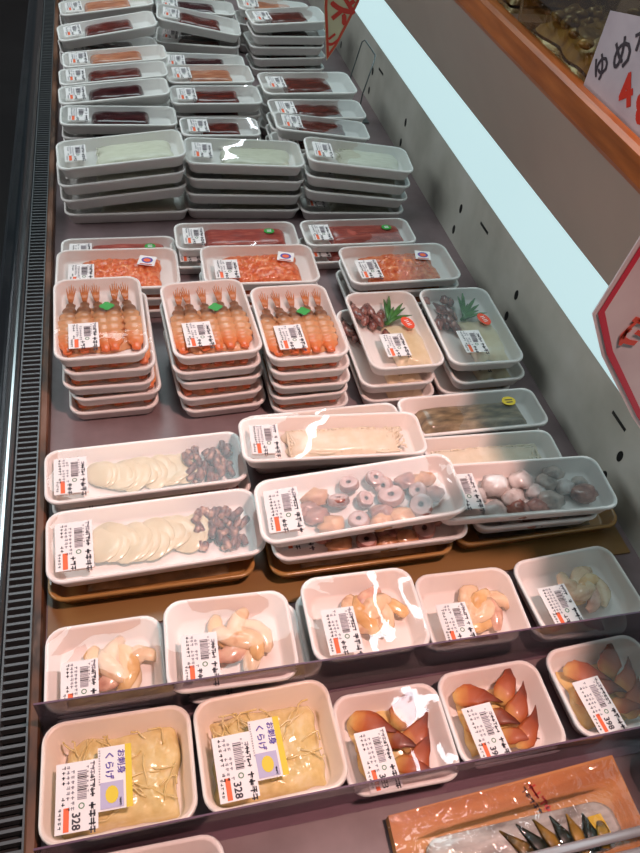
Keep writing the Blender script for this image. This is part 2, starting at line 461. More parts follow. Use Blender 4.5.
def clam_piece(rnd, L, W, curve):
    mb = MB(); pts = []; rad = []
    n = 9
    prof = [.35,.78,1,.98,.82,.58,.36,.18,.03]
    for i in range(n):
        t = i/(n-1)
        pts.append((t*L, curve*L*(t*t-.2*t), .004+.005*math.sin(t*2.6)))
        rad.append(W*.5*prof[i])
    mb.tube(pts, rad, 14, .24, wob=.35, seed=rnd.random()*9)
    return mb

def c_clam(root, rnd, w, d, h):
    MB().heap(-w*.38, w*.30, -d*.38, d*.38, Z0, .009, rnd.random()*9, 24, 18, .3, 60).build('clam_flesh', M['clam_base'], root)
    lay = [(-.33,.27,-10,.054,.026,-.25,0), (-.10,.04,-22,.040,.019,-.2,1), (-.06,-.20,-12,.044,.018,-.15,0), (-.34,-.02,-10,.040,.022,-.15,0),
           (.06,.12,44,.050,.026,.32,0), (.07,-.10,28,.050,.024,.36,0), (.06,-.34,26,.050,.024,.38,0)]
    for (x, y, a, L, W, cv, dk) in lay:
        m = clam_piece(rnd, L, W, cv)
        m.build('surf_clam', M['clam_dark' if dk else 'clam'], root, True,
                (x*w+rnd.uniform(-.002,.002), y*d+rnd.uniform(-.002,.002), Z0+.007+rnd.uniform(0,.002)), (0,R(-4),R(a+rnd.uniform(-6,6))))

def c_shell(root, rnd, w, d, h):
    k0 = rnd.uniform(0,6)
    for i in range(7):
        a = k0 + i*2.4; rr = .006+.0022*i
        cx, cy = .012+rr*math.cos(a)*1.3, .005+rr*math.sin(a)
        L = rnd.uniform(.040,.058); b = a+PI/2+rnd.uniform(-.7,.7); turn = rnd.choice((.1,.22,.34))
        x, y = cx-math.cos(b+turn*3)*L*.45, cy-math.sin(b+turn*3)*L*.45
        pts = []; rad = []
        for k in range(9):
            t = k/8
            pts.append((x, y, Z0+.007+.003*math.sin(t*PI)+.0015*(6-i)*.8))
            b += turn; x += math.cos(b)*L/8; y += math.sin(b)*L/8
            rad.append(.0105*math.sin(PI*(.10+.74*t))**.7*rnd.uniform(.9,1.1))
        MB().tube(pts, rad, 14, .55, wob=.4, seed=i*2+k0).build('shellfish_piece', M[('shellfish','shellfish_amber','shellfish','shellfish_pink')[i%4]], root)

def squid_slice(rnd, r):
    mb = MB(); v = []; n = 18
    rs = []
    sd = rnd.random()*9
    for (k, z) in ((.9,0),(1,.0008),(.97,.002),(.6,.0032),(.15,.0036)):
        rs.append([(r*k*(1+.12*noise.noise(Vector((math.cos(2*PI*i/n),math.sin(2*PI*i/n),sd))))*math.cos(2*PI*i/n)*.75,
                    r*k*(1+.12*noise.noise(Vector((math.cos(2*PI*i/n)+3,math.sin(2*PI*i/n),sd))))*math.sin(2*PI*i/n), z) for i in range(n)])
    return mb.rings(rs)

def c_squid(root, rnd, w, d, h):
    n = 15
    for i in range(n):
        x = -w*.24 + i*w*.030
        squid_slice(rnd, d*rnd.uniform(.25,.31)).build('squid_slice', M['squid'], root, True,
            (x, d*.02+rnd.uniform(-.006,.006), Z0+.005), (R(rnd.uniform(-5,5)),R(-rnd.uniform(6,13)),rnd.uniform(-.5,.5)))
    for i in range(52):
        x, y = w*.31+rnd.uniform(-.030,.030), d*.02+rnd.uniform(-.027,.027)
        a = rnd.uniform(-.8,.8)+R(70); L = rnd.uniform(.011,.018); z = Z0+.004+.010*(i/52)
        pts = [(x+math.cos(a)*L*t, y+math.sin(a)*L*t, z+.001*math.sin(t*3)) for t in (-.5,-.42,0,.42,.5)]
        MB().tube(pts, [.0022,.0042,.0048,.0042,.002], 8, .85, wob=.3, seed=i).build('squid_tentacle', M['tentacle'], root)

def strips(root, rnd, x0, x1, y0, y1, h, n, m, name, r=.0016, direc=.3):
    mb = MB()
    for i in range(n):
        x, y = rnd.uniform(x0,x1), rnd.uniform(y0,y1); a = rnd.gauss(PI/2, direc*3); pts = []
        e = 1-((2*(x-x0)/(x1-x0)-1)**4)
        for k in range(6):
            a += rnd.uniform(-.35,.35)
            pts.append((max(x0,min(x1,x)), max(y0,min(y1,y)), Z0+h*(.45+.55*e*rnd.random()*.6+.2)))
            x += math.cos(a)*.007; y += math.sin(a)*.007
        mb.tube(pts, r, 5, .7)
    return tag(mb.build(name, m, root), kind='stuff')

def c_noodle(root, rnd, w, d, h):
    MB().heap(-w*.30, w*.44, -d*.34, d*.34, Z0, h*.5, rnd.random()*9, 36, 16, .12, 60, power=5).build('squid_bed', M['strips'], root)
    strips(root, rnd, -w*.24, w*.40, -d*.27, d*.27, h*.42, 110, M['strips'], 'squid_strips')

def octo_slice(rnd, r, hgt):
    n = 16; sd = rnd.random()*9; mb = MB()
    def ring(k, z): return [(r*k*math.cos(2*PI*i/n)*(1+.1*noise.noise(Vector((math.cos(2*PI*i/n),math.sin(2*PI*i/n),sd)))), r*k*math.sin(2*PI*i/n)*(1+.1*noise.noise(Vector((math.cos(2*PI*i/n),math.sin(2*PI*i/n),sd)))), z) for i in range(n)]
    mb.rings([ring(.8,0), ring(1,hgt*.25), ring(1,hgt*.7), ring(.86,hgt*.95)], 0, True, False)
    mb.rings([ring(.86,hgt*.95), ring(.6,hgt*1.05), ring(.32,hgt*1.0), ring(.24,hgt*.9)], 1, False, False)
    mb.rings([ring(.24,hgt*.9), ring(.18,hgt*.6)], 2, False, True)
    return mb

def c_octopus(root, rnd, w, d, h):
    spots = [(-.03,.26,.013,20),(.10,.30,.012,25),(.16,-.02,.017,20),(-.03,-.32,.013,10),(.29,-.22,.015,30),(.30,.0,.012,-30),
             (-.10,.02,.014,60),(.02,.02,.011,-40),(.15,.20,.012,70)]
    for (x,y,r,tl) in spots:
        octo_slice(rnd, r, .011).build('octopus_slice', [M['octo_skin'],M['octo_flesh'],M['octo_hole']], root, True,
            (x*w, y*d, Z0+.004+rnd.uniform(0,.004)), (R(tl*.5*rnd.choice((-1,1))),R(tl*.3),rnd.uniform(0,6)))
    for i, (x,y) in enumerate([(-.2,.2),(-.22,-.1),(-.16,-.26),(.10,-.2),(.18,-.3),(.26,.22),(.08,-.34),(-.26,.02),(.34,.2),(.36,-.05)]):
        MB().blob((x*w,y*d,Z0+.006), (.017,.012,.007), i+rnd.random(), .5, freq=2).build('octopus_piece', M[('octo_amber','octo_skin')[i%2]], root)

def c_whelk(root, rnd, w, d, h):
    sp = [(-.31,.28,.012,2),(-.24,-.02,.015,0),(-.12,.12,.02,0),(-.05,-.1,.016,0),(.04,.2,.017,0),(.1,-.02,.014,0),(-.17,-.28,.016,0),(-.04,-.3,.015,2),(.07,-.28,.015,2),
          (.15,-.22,.018,1),(.17,.12,.016,1),(.24,.28,.015,1),(.27,.05,.014,0),(.36,-.12,.017,2),(.37,.1,.012,1),(-.3,.08,.013,2)]
    for i,(x,y,r,k) in enumerate(sp):
        MB().blob((x*w,y*d,Z0+r*.5), (r,r*.85,r*.62), i*1.3, .35, 14, 10, freq=1.8).build('whelk_piece', M[('whelk','whelk_dark','octo_skin')[k]], root)

def c_mince(root, rnd, w, d, h):
    MB().heap(-w*.36, w*.40, -d*.40, d*.40, Z0, h*.72, rnd.random()*30, 50, 30, .3, 110, power=4).build('minced_fish', M['mince'], root)
    o = MB().box(-.014,.014,-.013,.013,0,.0004).build('colour_sticker', M['paper'], root, False, (w*.24, d*.14, h+.0012), (0,0,R(-14)))
    b = MB()
    ell = lambda cx,cy,a,bb,z: [(cx+a*math.cos(2*PI*i/14), cy+bb*math.sin(2*PI*i/14), z) for i in range(14)]
    b.add(ell(0,.001,.0095,.008,0), [tuple(range(14))], 0); b.add(ell(0,.0005,.006,.005,.0002), [tuple(range(14))], 1)
    b.quad(-.01,.01,-.0118,-.0095,0,2)
    b.build('sticker_print', [M['purple'],M['orange'],M['redink']], o, False, (0,0,.0007))

def slab(root, rnd, x0,x1,y0,y1,hh,m,name):
    sd = rnd.random()*20; nx, ny = 30, 14; v = []; fs = []; mb = MB()
    for j in range(ny+1):
        for i in range(nx+1):
            u, q = i/nx*2-1, j/ny*2-1
            au, aq = math.copysign(abs(u)**.7, u), math.copysign(abs(q)**.7, q)
            k = 1+.05*noise.noise(Vector((u*2, q*2, sd)))
            x, y = (x0+x1)/2+au*(x1-x0)/2*k, (y0+y1)/2+aq*(y1-y0)/2*k
            e = (max(0, 1-abs(au)**14)*max(0, 1-abs(aq)**8))**.5
            v.append((x, y, Z0+hh*e*(1+.10*noise.noise(Vector((x*40, y*60, sd))))))
    for j in range(ny):
        for i in range(nx):
            a = j*(nx+1)+i; fs.append((a, a+1, a+nx+2, a+nx+1))
    return mb.add(v, fs).build(name, m, root)

def c_slab(mname, a=-.24, b=.27, sticker=False, nm='fish_block'):
    def f(root, rnd, w, d, h):
        slab(root, rnd, a*w, b*w, -d*.32, d*.32, h*.74, M[mname], nm)
        if sticker: green_sticker(root, w*.27, d*.1, h)
    return f

def green_sticker(root, x, y, h, leaf=False):
    n = 14; pts = []
    for i in range(n):
        t = 2*PI*i/n; k = 1+(.18*math.cos(4*t) if leaf else .04*math.cos(2*t))
        pts.append((.0095*k*math.cos(t), .0085*k*math.sin(t)))
    o = MB().prism(pts, lambda a,b,k: (a,b,k), .0004).build('green_sticker', M['leaf'], root, False, (x, y, h+.0012))
    if not leaf:
        b = MB(); b.quad(-.004,.004,.001,.003,0,0); b.quad(-.004,.004,-.003,-.001,0,0)
        b.build('sticker_print', M['paper'], o, False, (0,0,.0008))

def c_shrimp(root, rnd, w, d, h):
    MB().heap(-w*.40, w*.40, -d*.40, d*.22, Z0, .008, rnd.random()*9, 24, 24, .2, 60, power=5).build('shrimp_meat', M['octo_amber'], root)
    for i in range(5):
        mb = MB(); L = d*.74; pts = []; rad = []
        n = 40; lean = rnd.uniform(-.004,.004)
        for k in range(n):
            t = k/(n-1)
            pts.append((lean*math.sin(t*3), -L/2+L*t*.80, .0055+.002*math.sin(t*PI)))
            seg = 1+.13*math.cos(t*2*PI*7)
            rad.append(.0138*(.35+.65*min(1,t*5))*(1-.58*max(0,(t-.55)/.45)**1.3)*seg)
        mb.tube(pts, rad, 12, .48)
        for q in range(-2,3):     # tail fan and its spikes
            bx, by = pts[-1][0], pts[-1][1]-.003
            tip = (bx+q*.0034, by+L*.24+.006*(2-abs(q)), .012+.001*abs(q))
            mid = (bx+q*.0016, by+L*.10, .0105)
            mb.tube([(bx,by,.006), mid, tip], [.0018,.0017,.0003], 6, .35)
        mb.build('shrimp', M['shrimp'], root, True, (-w*.33+i*w*.165, d*.0, Z0+.0012*(i%2)), (0,0,R(rnd.uniform(-5,5))))
    green_sticker(root, w*.05+rnd.uniform(0,.012), d*.1, h, True)

def c_firefly(root, rnd, w, d, h):
    MB().heap(-w*.14, w*.42, -d*.43, d*.16, Z0, h*.5, rnd.random()*9, 20, 24, .1, 30, power=5).build('pale_fillet', M['fillet'], root)
    for i in range(12):
        a = R(rnd.uniform(60,120)); x, y = -w*.24+rnd.uniform(-.018,.020), d*.14+rnd.uniform(-.045,.050)
        L = rnd.uniform(.026,.040); b = rnd.uniform(-.6,.6); pts = []
        for k in range(7):
            pts.append((max(-w*.40,x), min(d*.41,y), Z0+.006+.004*(i%3)*.6)); x += math.cos(a)*L/6; y += math.sin(a)*L/6; a += b/6
        MB().tube(pts, [.0015,.0055,.0078,.0075,.006,.004,.0015], 9, .75, wob=.4, seed=i).build('firefly_squid', M['firefly'], root)
    for i in range(7):
        a = R(14+i*11); x, y = -w*.07+i*.0012, d*.09+rnd.uniform(-.004,.004); L = .050+.022*(i%3 != 1)*(.6+.4*(i%2))
        pts = [(x+math.cos(a)*L*t*.85, y+math.sin(a)*L*t, h*.72+.004*math.sin(t*3)) for t in (0,.25,.5,.75,1)]
        MB().tube(pts, [.0022,.0034,.0036,.0028,.0008], 6, .4).build('leek_blade', M['leek'], root)
    ov = [(.0095*math.cos(2*PI*i/16), .0150*math.sin(2*PI*i/16)) for i in range(16)]
    o = MB().prism(ov, lambda a,b,k: (a,b,k), .0004).build('red_sticker', M['redstick'], root, False, (w*.22, d*.04, h+.0012), (0,0,R(14)))
    b = MB(); b.quad(-.0035,.0035,-.007,-.0055,0); b.quad(-.0035,.0035,-.0035,-.002,0); b.quad(-.003,.003,.001,.0025,0); b.quad(-.0035,.0035,.005,.0065,0)
    b.build('sticker_print', M['paper'], o, False, (0,0,.0007))

def c_whitebait(root, rnd, w, d, h):
    MB().heap(-w*.24, w*.45, -d*.38, d*.38, Z0, h*.62, rnd.random()*9, 36, 16, .06, 50, power=6).build('noodle_bed', M['whitebait'], root)
    strips(root, rnd, -w*.19, w*.38, -d*.29, d*.29, h*.55, 50, M['whitebait'], 'white_strands', .0012, .1)

def c_greyfish(root, rnd, w, d, h):
    slab(root, rnd, -.36*w, .38*w, -d*.3, d*.3, h*.62, M['greyfish'], 'fish_fillet')
    o = MB().prism([(.011*math.cos(2*PI*i/14), .009*math.sin(2*PI*i/14)) for i in range(14)], lambda a,b,k: (a,b,k), .0004).build('yellow_sticker', M['yellow'], root, False, (w*.28, d*.16, h+.0012))
    b = MB(); b.quad(-.006,.006,.001,.003,0); b.quad(-.005,.005,-.004,-.002,0)
    b.build('sticker_print', M['ink'], o, False, (0,0,.0007))

# ---- stack layout.  heights of a tray: square .03, jelly .042, long .025, deep .023
def place(root, x, y, z, yaw=0, roll=0, pitch=0):
    root.location = (x, y, z); root.rotation_euler = (R(pitch), R(-roll), R(yaw))

ORD = ['topmost', 'second from top', 'third from top', 'fourth from top', 'bottom']
def stack(make, name, n, x, y, yaw, h, what, where, cat, group, w, roll=0, jit=None, z0=0, rolls=None, seed=0, short=None):
    """n packs piled on one another; what/where word each pack's own label"""
    rnd = random.Random(seed+int(x*1000)+int(y*777)); top = None
    for k in range(n):                      # k = 0 is the top one
        o = make() if k == 0 else dup(top)
        if k == 0: top = o
        jx, jy, ja = (0,0,0) if k == 0 else (jit[k-1] if jit and k-1 < len(jit) else (rnd.uniform(-.004,.004), rnd.uniform(-.003,.003), rnd.uniform(-2,2)))
        rl = (rolls[k] if rolls else (roll if k == 0 else 0))
        z = z0 + (n-1-k)*(h+.0030) + abs(math.sin(R(rl)))*w*.47
        place(o, x+jx, y+jy, z, yaw+ja, rl)
        if n == 1: lab = '%s %s' % (what, where)
        elif k == 0: lab = '%s, topmost of the pile %s' % (what, where)
        else: lab = '%s pack %s of pile %s' % (short or what.split(' pack')[0], 'at bottom' if k == n-1 else ORD[k], where)
        if len(lab.split()) > 16: print('LONG', lab)
        tag(o, lab, cat, group)
    return top

HS, HJ, HL, HD = .030, .042, .025, .0205

# front row: jellyfish and surf clam
for (x, y, yaw, lab, sd) in ((-.055,.264,-1,'square pack of yellow jellyfish shreds in the left front corner',11), (.092,.264,1,'square pack of yellow jellyfish shreds beside the surf clam',12)):
    o = pack('jellyfish_pack', .1435, .113, HJ, c_jelly, (-.0717+.034, -.0565+.0545-.015), 'poly', 'film', sd, '328', .062, .038)
    place(o, x, y, 0, yaw); tag(o, lab, 'seafood pack', 'jellyfish packs in the front row')
for (x, y, yaw, lab, sd, w) in ((.223,.250,-1,'orange tipped surf clam pack right beside the jellyfish',21,.121), (.346,.255,0,'orange tipped surf clam pack between two other clam packs',22,.123), (.484,.262,2,'orange tipped surf clam pack shaded in the right front corner',23,.126)):
    o = pack('surf_clam_pack', w, .104, HS, c_clam, (-w*.5+.036, -.020), 'foam', 'film', sd, '398', .060, .034, lrot=3)
    place(o, x, y, 0, yaw); tag(o, lab, 'seafood pack', 'surf clam packs in the front row')
o = pack('empty_looking_pack', .135, .10, HS, c_squid, (-.03,-.02), 'foam', 'film', 31)
o.name = 'squid_pack'
place(o, -.033, .148, 0, -1); tag(o, 'white foam pack cut off by the bottom edge at the left', 'seafood pack')

# second row: pale shellfish
def mk_shell(w, sd): return lambda: pack('shellfish_pack', w, .106, HS, c_shell, (-w*.5+.036, -.018), 'foam', 'film', sd, '', .054, .038)
G = 'pale shellfish packs in the second row'
stack(mk_shell(.124,41),'shellfish_pack',1,-.065,.379,0,HS,'pale shellfish pack, lowest lying','at the left edge','seafood pack',G,.124)
stack(mk_shell(.138,42),'shellfish_pack',2,.067,.371,-2,HS,'pale shellfish pack','behind the right jellyfish pack','seafood pack',G,.138,jit=[(.014,.001,0)])
stack(mk_shell(.134,43),'shellfish_pack',2,.219,.377,-1,HS,'pale shellfish pack','behind the left surf clam','seafood pack',G,.134,jit=[(-.003,.001,0)])
stack(mk_shell(.126,44),'shellfish_pack',1,.360,.378,-2,HS,'pale shellfish pack of knotted tongues','behind the middle surf clam','seafood pack',G,.126)
stack(mk_shell(.145,45),'shellfish_pack',1,.505,.383,3,HS,'pale shellfish pack in cool shade','against the right wall','seafood pack',G,.145)

# third and fourth rows: long packs
LBL = lambda w: (-w*.5+.032, -.003)
tag(MB().box(-.129,.622,.437,.572,-.0008,.0018).build('gold_reflection_sheet', M['gold_reflection_sheet'], None, False), 'thin sheet coloured as shaded gold reflection on the deck behind the pale shellfish', 'sheet')  # dark gold reflection and shade on the deck, put in as a sheet
gold = None
for (x, y, lab) in ((-.006,.515,'gold foam tray under the squid pack at the left'), (.25,.508,'gold foam tray under the octopus rings'), (.495,.515,'gold foam tray under the whelk pack by the wall')):
    if gold is None:
        gold = empty('gold_pack')
        link('foam_tray', tray_mesh(.24, .098, HL, M['gold']), gold)
        slab(gold, random.Random(5), -.08,.09,-.03,.03,.012,M['greyfish'],'fish_fillet')
        link('clear_film', film_mesh(.24, .098, HL, M['film'], 50), gold)
        o = gold
    else: o = dup(gold)
    place(o, x, y, .0022, 0); tag(o, lab, 'seafood pack', 'gold trays under the third row')
HZ = HL+.0030+.0015
stack(lambda: pack('squid_pack', .252, .101, HL, c_squid, LBL(.252), seed=51, U=.066, V=.042), 'squid_pack', 1, .001, .525, 1.5, HL, 'long squid slice pack with brown tentacles', 'nearest the grille in the third row', 'seafood pack', 'squid packs with tentacles', .252, z0=HZ)
stack(lambda: pack('squid_pack', .252, .088, HL, c_squid, LBL(.252), seed=52, U=.058, V=.040), 'squid_pack', 2, -.003, .632, 1.5, HL, 'squid slice pack with brown tentacles', 'behind the nearest squid', 'seafood pack', 'squid packs with tentacles', .252, jit=[(.005,-.001,0)])
stack(lambda: pack('octopus_pack', .252, .095, HL, c_octopus, LBL(.252), seed=53, U=.062, V=.042, film='film2'), 'octopus_pack', 2, .247, .513, -2, HL, 'long pack of octopus rings', 'at the centre of the third row', 'seafood pack', 'octopus packs', .252, z0=HZ, roll=7, jit=[(.012,-.003,2)])
o = pack('whelk_pack', .176, .086, HL, c_whelk, None, seed=59)
place(o, .484, .510, HZ, -2); tag(o, 'white foam pack under the white whelk lumps by the wall', 'seafood pack', 'whelk packs')
o = pack('whelk_pack', .246, .089, HL, c_whelk, (-.123+.042,-.003), seed=54, U=.056, V=.040)
place(o, .464, .509, 2*HZ-.001, -3); tag(o, 'long pack of white whelk lumps beside the octopus rings', 'seafood pack', 'whelk packs')
o = pack('squid_noodle_pack', .248, .078, HL, c_noodle, LBL(.248), seed=55, U=.05, V=.038)
place(o, .239, .624, 2*HZ+.002, -3, -1); tag(o, 'long pale squid noodle pack lying across two others at the centre', 'seafood pack', 'squid noodle packs')
stack(lambda: pack('squid_noodle_pack', .225, .075, HL, c_noodle, None, seed=56), 'squid_noodle_pack', 2, .243, .668, 1, HL, 'white pack mostly covered', 'under the central squid noodles', 'seafood pack', 'squid noodle packs', .225)
stack(lambda: pack('squid_noodle_pack', .246, .077, HL, c_noodle, LBL(.246), seed=57, U=.05, V=.038), 'squid_noodle_pack', 2, .443, .592, -2, HL, 'long pale squid noodle pack', 'behind the whelk packs', 'seafood pack', 'squid noodle packs', .246)
stack(lambda: pack('fish_fillet_pack', .220, .078, HL, c_greyfish, None, seed=58), 'fish_fillet_pack', 2, .468, .674, 0, HL, 'grey fillet pack with yellow sticker', 'by the right wall', 'seafood pack', 'grey fish fillet packs', .22)

# shrimp and firefly squid piles
def mk_shrimp(w, d, sd): return lambda: pack('shrimp_pack', w, d, HD, c_shrimp, (-w*.5+.040, -d*.5+.046), 'foam', 'film2' if sd == 61 else 'film', sd, '', .052, .040)
J = [(.008,-.004,0),(.006,-.008,-1),(.012,-.006,1),(.008,-.010,0)]
G = 'shrimp packs in three piles'
stack(mk_shrimp(.125,.180,61),'shrimp_pack',5,-.050,.866,1,HD,'shrimp pack','at the left by the grille','seafood pack',G,.125,jit=J)
stack(mk_shrimp(.126,.172,62),'shrimp_pack',5,.104,.851,3,HD,'shrimp pack','in the middle of the shrimp row','seafood pack',G,.126,jit=[(-.002,-.006,0),(.004,-.003,-1),(.002,-.010,1),(.008,-.012,0)])
stack(mk_shrimp(.120,.170,63),'shrimp_pack',5,.231,.831,1,HD,'shrimp pack','right beside the firefly squid','seafood pack',G,.12,jit=[(.004,-.004,0),(.008,-.008,-1),(.006,-.006,1),(.010,-.010,0)])
def mk_ff(w, d, sd): return lambda: pack('firefly_squid_pack', w, d, HD+.002, c_firefly, (-w*.5+.050, -d*.5+.050), 'foam', 'film', sd, '', .052, .038)
G = 'firefly squid packs in two piles'
stack(mk_ff(.120,.186,66),'firefly_squid_pack',3,.392,.848,0,HD+.002,'purple firefly squid pack with green leek','beside the shrimp','seafood pack',G,.12,short='firefly squid',jit=[(-.014,-.010,0),(-.010,-.016,0)])
stack(mk_ff(.124,.190,67),'firefly_squid_pack',3,.522,.846,-1,HD+.002,'purple firefly squid pack with green leek','next to the wall','seafood pack',G,.124,short='firefly squid',jit=[(.003,-.014,2),(-.010,-.010,0)])

# minced fish, red fish
def mk_mince(w, sd): return lambda: pack('minced_fish_pack', w, .112, HD, c_mince, (-w*.5+.040, -.016), 'foam', 'film', sd, '', .052, .040)
G = 'minced fish packs'
stack(mk_mince(.195,71),'minced_fish_pack',3,-.021,1.045,-1,HD,'orange minced fish pack','behind the left shrimp','seafood pack',G,.195)
stack(mk_mince(.196,72),'minced_fish_pack',3,.212,1.042,-1.5,HD,'orange minced fish pack','behind the middle shrimp','seafood pack',G,.196)
stack(mk_mince(.204,73),'minced_fish_pack',3,.459,1.028,1,HD,'orange minced fish pack','behind the firefly squid','seafood pack',G,.204,jit=[(.004,.004,0)])
def mk_red(w, sd): return lambda: pack('red_fish_pack', w, .086, HD, c_slab('redslab', -.26, .40, True), (-w*.5+.034, -.002), 'foam', 'film', sd, '', .050, .038)
G = 'red fish packs'
stack(mk_red(.224,76),'red_fish_pack',2,.192,1.166,-1,HD,'red fillet pack with green sticker','behind the central minced fish','seafood pack',G,.224,jit=[(-.01,-.02,0)])
stack(mk_red(.216,77),'red_fish_pack',2,.423,1.166,0,HD,'red fillet pack with green sticker','behind the right minced fish','seafood pack',G,.216,jit=[(-.006,-.02,0)])
stack(mk_red(.200,78),'red_fish_pack',1,-.018,1.164,0,HD,'red fish fillet pack','in the shade of the leftmost noodle pile','seafood pack',G,.20)

# pale noodle piles
def mk_wb(w, d, sd): return lambda: pack('white_noodle_pack', w, d, HL, c_whitebait, (-w*.5+.034, -.002), 'foam', 'film', sd, '', .056, .038)
G = 'white noodle packs in three piles'
stack(mk_wb(.232,.108,81),'white_noodle_pack',4,.003,1.345,3,HL+.0005,'pale noodle pack','at the far left of its row','seafood pack',G,.232,rolls=[5,5,5,0],jit=[(-.003,-.008,0),(-.002,-.010,0),(0,-.012,-2)])
stack(mk_wb(.228,.105,82),'white_noodle_pack',4,.230,1.345,-3,HL+.0005,'pale noodle pack','in the middle of its row','seafood pack',G,.228,rolls=[-1,-1,-1,0],jit=[(.001,-.006,0),(-.002,-.010,1),(-.004,-.012,0)])
stack(mk_wb(.214,.102,83),'white_noodle_pack',4,.452,1.322,-5,HL+.0005,'pale noodle pack','nearest the wall in its row','seafood pack',G,.214,rolls=[-4.5,-4.5,-4.5,0],jit=[(-.003,-.006,0),(-.004,-.008,1),(-.006,-.010,2)])

# red fish block piles, three columns running to the far end
def mk_tuna(w, d, sd, m): return lambda: pack('tuna_block_pack', w, d, HL-.001, c_slab(m, -.24, .26, False, 'tuna_block'), (-w*.5+.036, 0), 'foam', 'film', sd, '', min(.056,d*.66), .040)
TUNA = [
 (.003,1.513,.228,.087,0,0,4,'tuna_dark','behind the left noodle pile'),
 (.000,1.608,.226,.084,3,5,4,'tuna_dark','second back in the left column'),
 (.002,1.698,.230,.082,3,5,4,'tuna','third back in the left column'),
 (.008,1.790,.230,.084,3,5,4,'tuna_pale','fourth back in the left column'),
 (-.002,1.948,.232,.100,5,9,4,'tuna','fifth back in the left column'),
 (.000,2.110,.232,.098,5,7,4,'tuna_pale','sixth back in the left column'),
 (.000,2.260,.232,.098,3,4,4,'tuna','last in the left column'),
 (.200,1.466,.160,.080,0,0,4,'tuna','behind the middle noodle pile'),
 (.210,1.612,.196,.092,0,1,4,'tuna','second back in the middle column'),
 (.210,1.722,.196,.098,1,1,4,'tuna_pale','third back in the middle column'),
 (.212,1.860,.200,.100,-2,0,3,'tuna_dark','fourth back in the middle column'),
 (.217,2.020,.210,.112,-5,-8,4,'tuna','fifth back in the middle column'),
 (.224,2.150,.205,.100,-2,-2,4,'tuna_dark','sixth back in the middle column'),
 (.224,2.290,.205,.100,0,2,4,'tuna_pale','last in the middle column'),
 (.408,1.455,.200,.080,-3,-5,4,'tuna','behind the right noodle pile'),
 (.422,1.552,.210,.090,0,0,4,'tuna','second back in the right column'),
 (.428,1.681,.218,.116,1,1,4,'tuna','third back in the right column'),
 (.443,2.015,.200,.108,4,3,5,'tuna','near the orange bordered sign'),
 (.437,2.165,.200,.108,-3,-3,4,'tuna_pale','last in the right column')]
G = 'tuna block packs at the far end'
for i, (x,y,w,d,yaw,rl,n,m,wh) in enumerate(TUNA):
    stack(mk_tuna(w,d,90+i,m),'tuna_block_pack',n,x,y,yaw,HL-.001,{'tuna':'red block pack','tuna_dark':'dark red block pack','tuna_pale':'pale pink block pack'}[m],wh,'seafood pack',G,w,roll=rl)

# ------------------------------------------------------------------ the refrigerated case
YA, YB = -.25, 3.1
XW = .632
case = empty('refrigerated_case', (0,0,-.02))
tag(case, 'long open refrigerated display case with slotted grille and enamel back wall', 'display case')
P = lambda mb, nm, m, sm=False, par=None: mb.build(nm, m, par or case, sm, (0,0,.02) if par is None else None)
P(MB().box(-.131, XW, YA, YB, -.02, -.001), 'deck', M['deckm'])
P(MB().box(XW, XW+.03, YA, YB, -.02, .143), 'back_wall', M['wallm'])
wall = [c for c in case.children if c.name.startswith('back_wall')][0]
for yy in (.24,.545,.91,1.185,1.55,1.83,2.13):
    for (dy, zz) in ((0,.075),(.006,.025)):
        ov = [(.0055*math.cos(2*PI*i/14), .0095*math.sin(2*PI*i/14)) for i in range(14)]
        MB().prism(ov, lambda a,b,k: (XW-k, yy+dy+a, zz+b), .0006).build('slot', M['black'], wall, False)
for (yy, zz) in ((.56,.112),(1.06,.10),(1.75,.10)):
    MB().box(XW-.0008, XW, yy, yy+.036, zz-.003, zz+.002).build('slot', M['black'], wall, False)
# slanting emissive panel and taupe canopy above the wall, wooden edge, upper deck
P(MB().prism([(XW,.143),(.585,.280),(.60,.288),(XW+.03,.16),(XW+.03,.143)], lambda a,b,k: (a, YA+k, b), YB-YA), 'glowing_strip', M['lightm'])  # the strip gets its brightness from its own emission
P(MB().prism([(.585,.2805),(.503,.458),(.53,.458),(.61,.29)], lambda a,b,k: (a, YA+k, b), YB-YA), 'canopy_panel', M['taupe'])
P(MB().prism([(.500,.456),(.497,.462),(.497,.486),(.502,.490),(.512,.490),(.514,.480),(.54,.476),(.54,.456)], lambda a,b,k: (a, YA+k, b), YB-YA), 'wooden_edge', M['wood'])
P(MB().box(.54, 1.15, YA, YB, .446, .470), 'upper_deck', M['deckm'])
P(MB().box(XW+.03, 1.15, YA, YB, -.02, .446), 'rear_body', M['gloss_black'])
# front: rusty lip, slotted grille, round bumper, dark fascia
P(MB().prism([(-.1310,-.02),(-.1310,.020),(-.1330,.023),(-.1400,.023),(-.1425,.020),(-.1425,-.02)], lambda a,b,k: (a, YA+k, b), YB-YA), 'front_lip', M['rust'])
mb = MB()
mb.box(-.1445,-.1426, YA, YB, -.02, .0205); mb.box(-.1715,-.1695, YA, YB, -.02, .0205)
y = YA
while y < YB: mb.box(-.1695,-.1445, y, y+.0030, .008, .0195); y += .0097
P(mb, 'air_grille', M['grillem'])
P(MB().box(-.1695,-.1445, YA, YB, -.02, .002), 'grille_channel', M['black'])
ring = [(-.1815+.0100*math.cos(2*PI*i/20), .016+.0100*math.sin(2*PI*i/20)) for i in range(20)]
P(MB().prism(ring, lambda a,b,k: (a, YA+k, b), YB-YA), 'bumper_tube', M['steel'], False)
P(MB().prism([(-.1716,-.02),(-.1716,.012),(-.196,.012),(-.209,.020),(-.214,.018),(-.2175,.006),(-.245,-.15),(-.25,-.70),(-.20,-.70)], lambda a,b,k: (a, YA+k, b), YB-YA), 'front_fascia', M['gloss_black'])
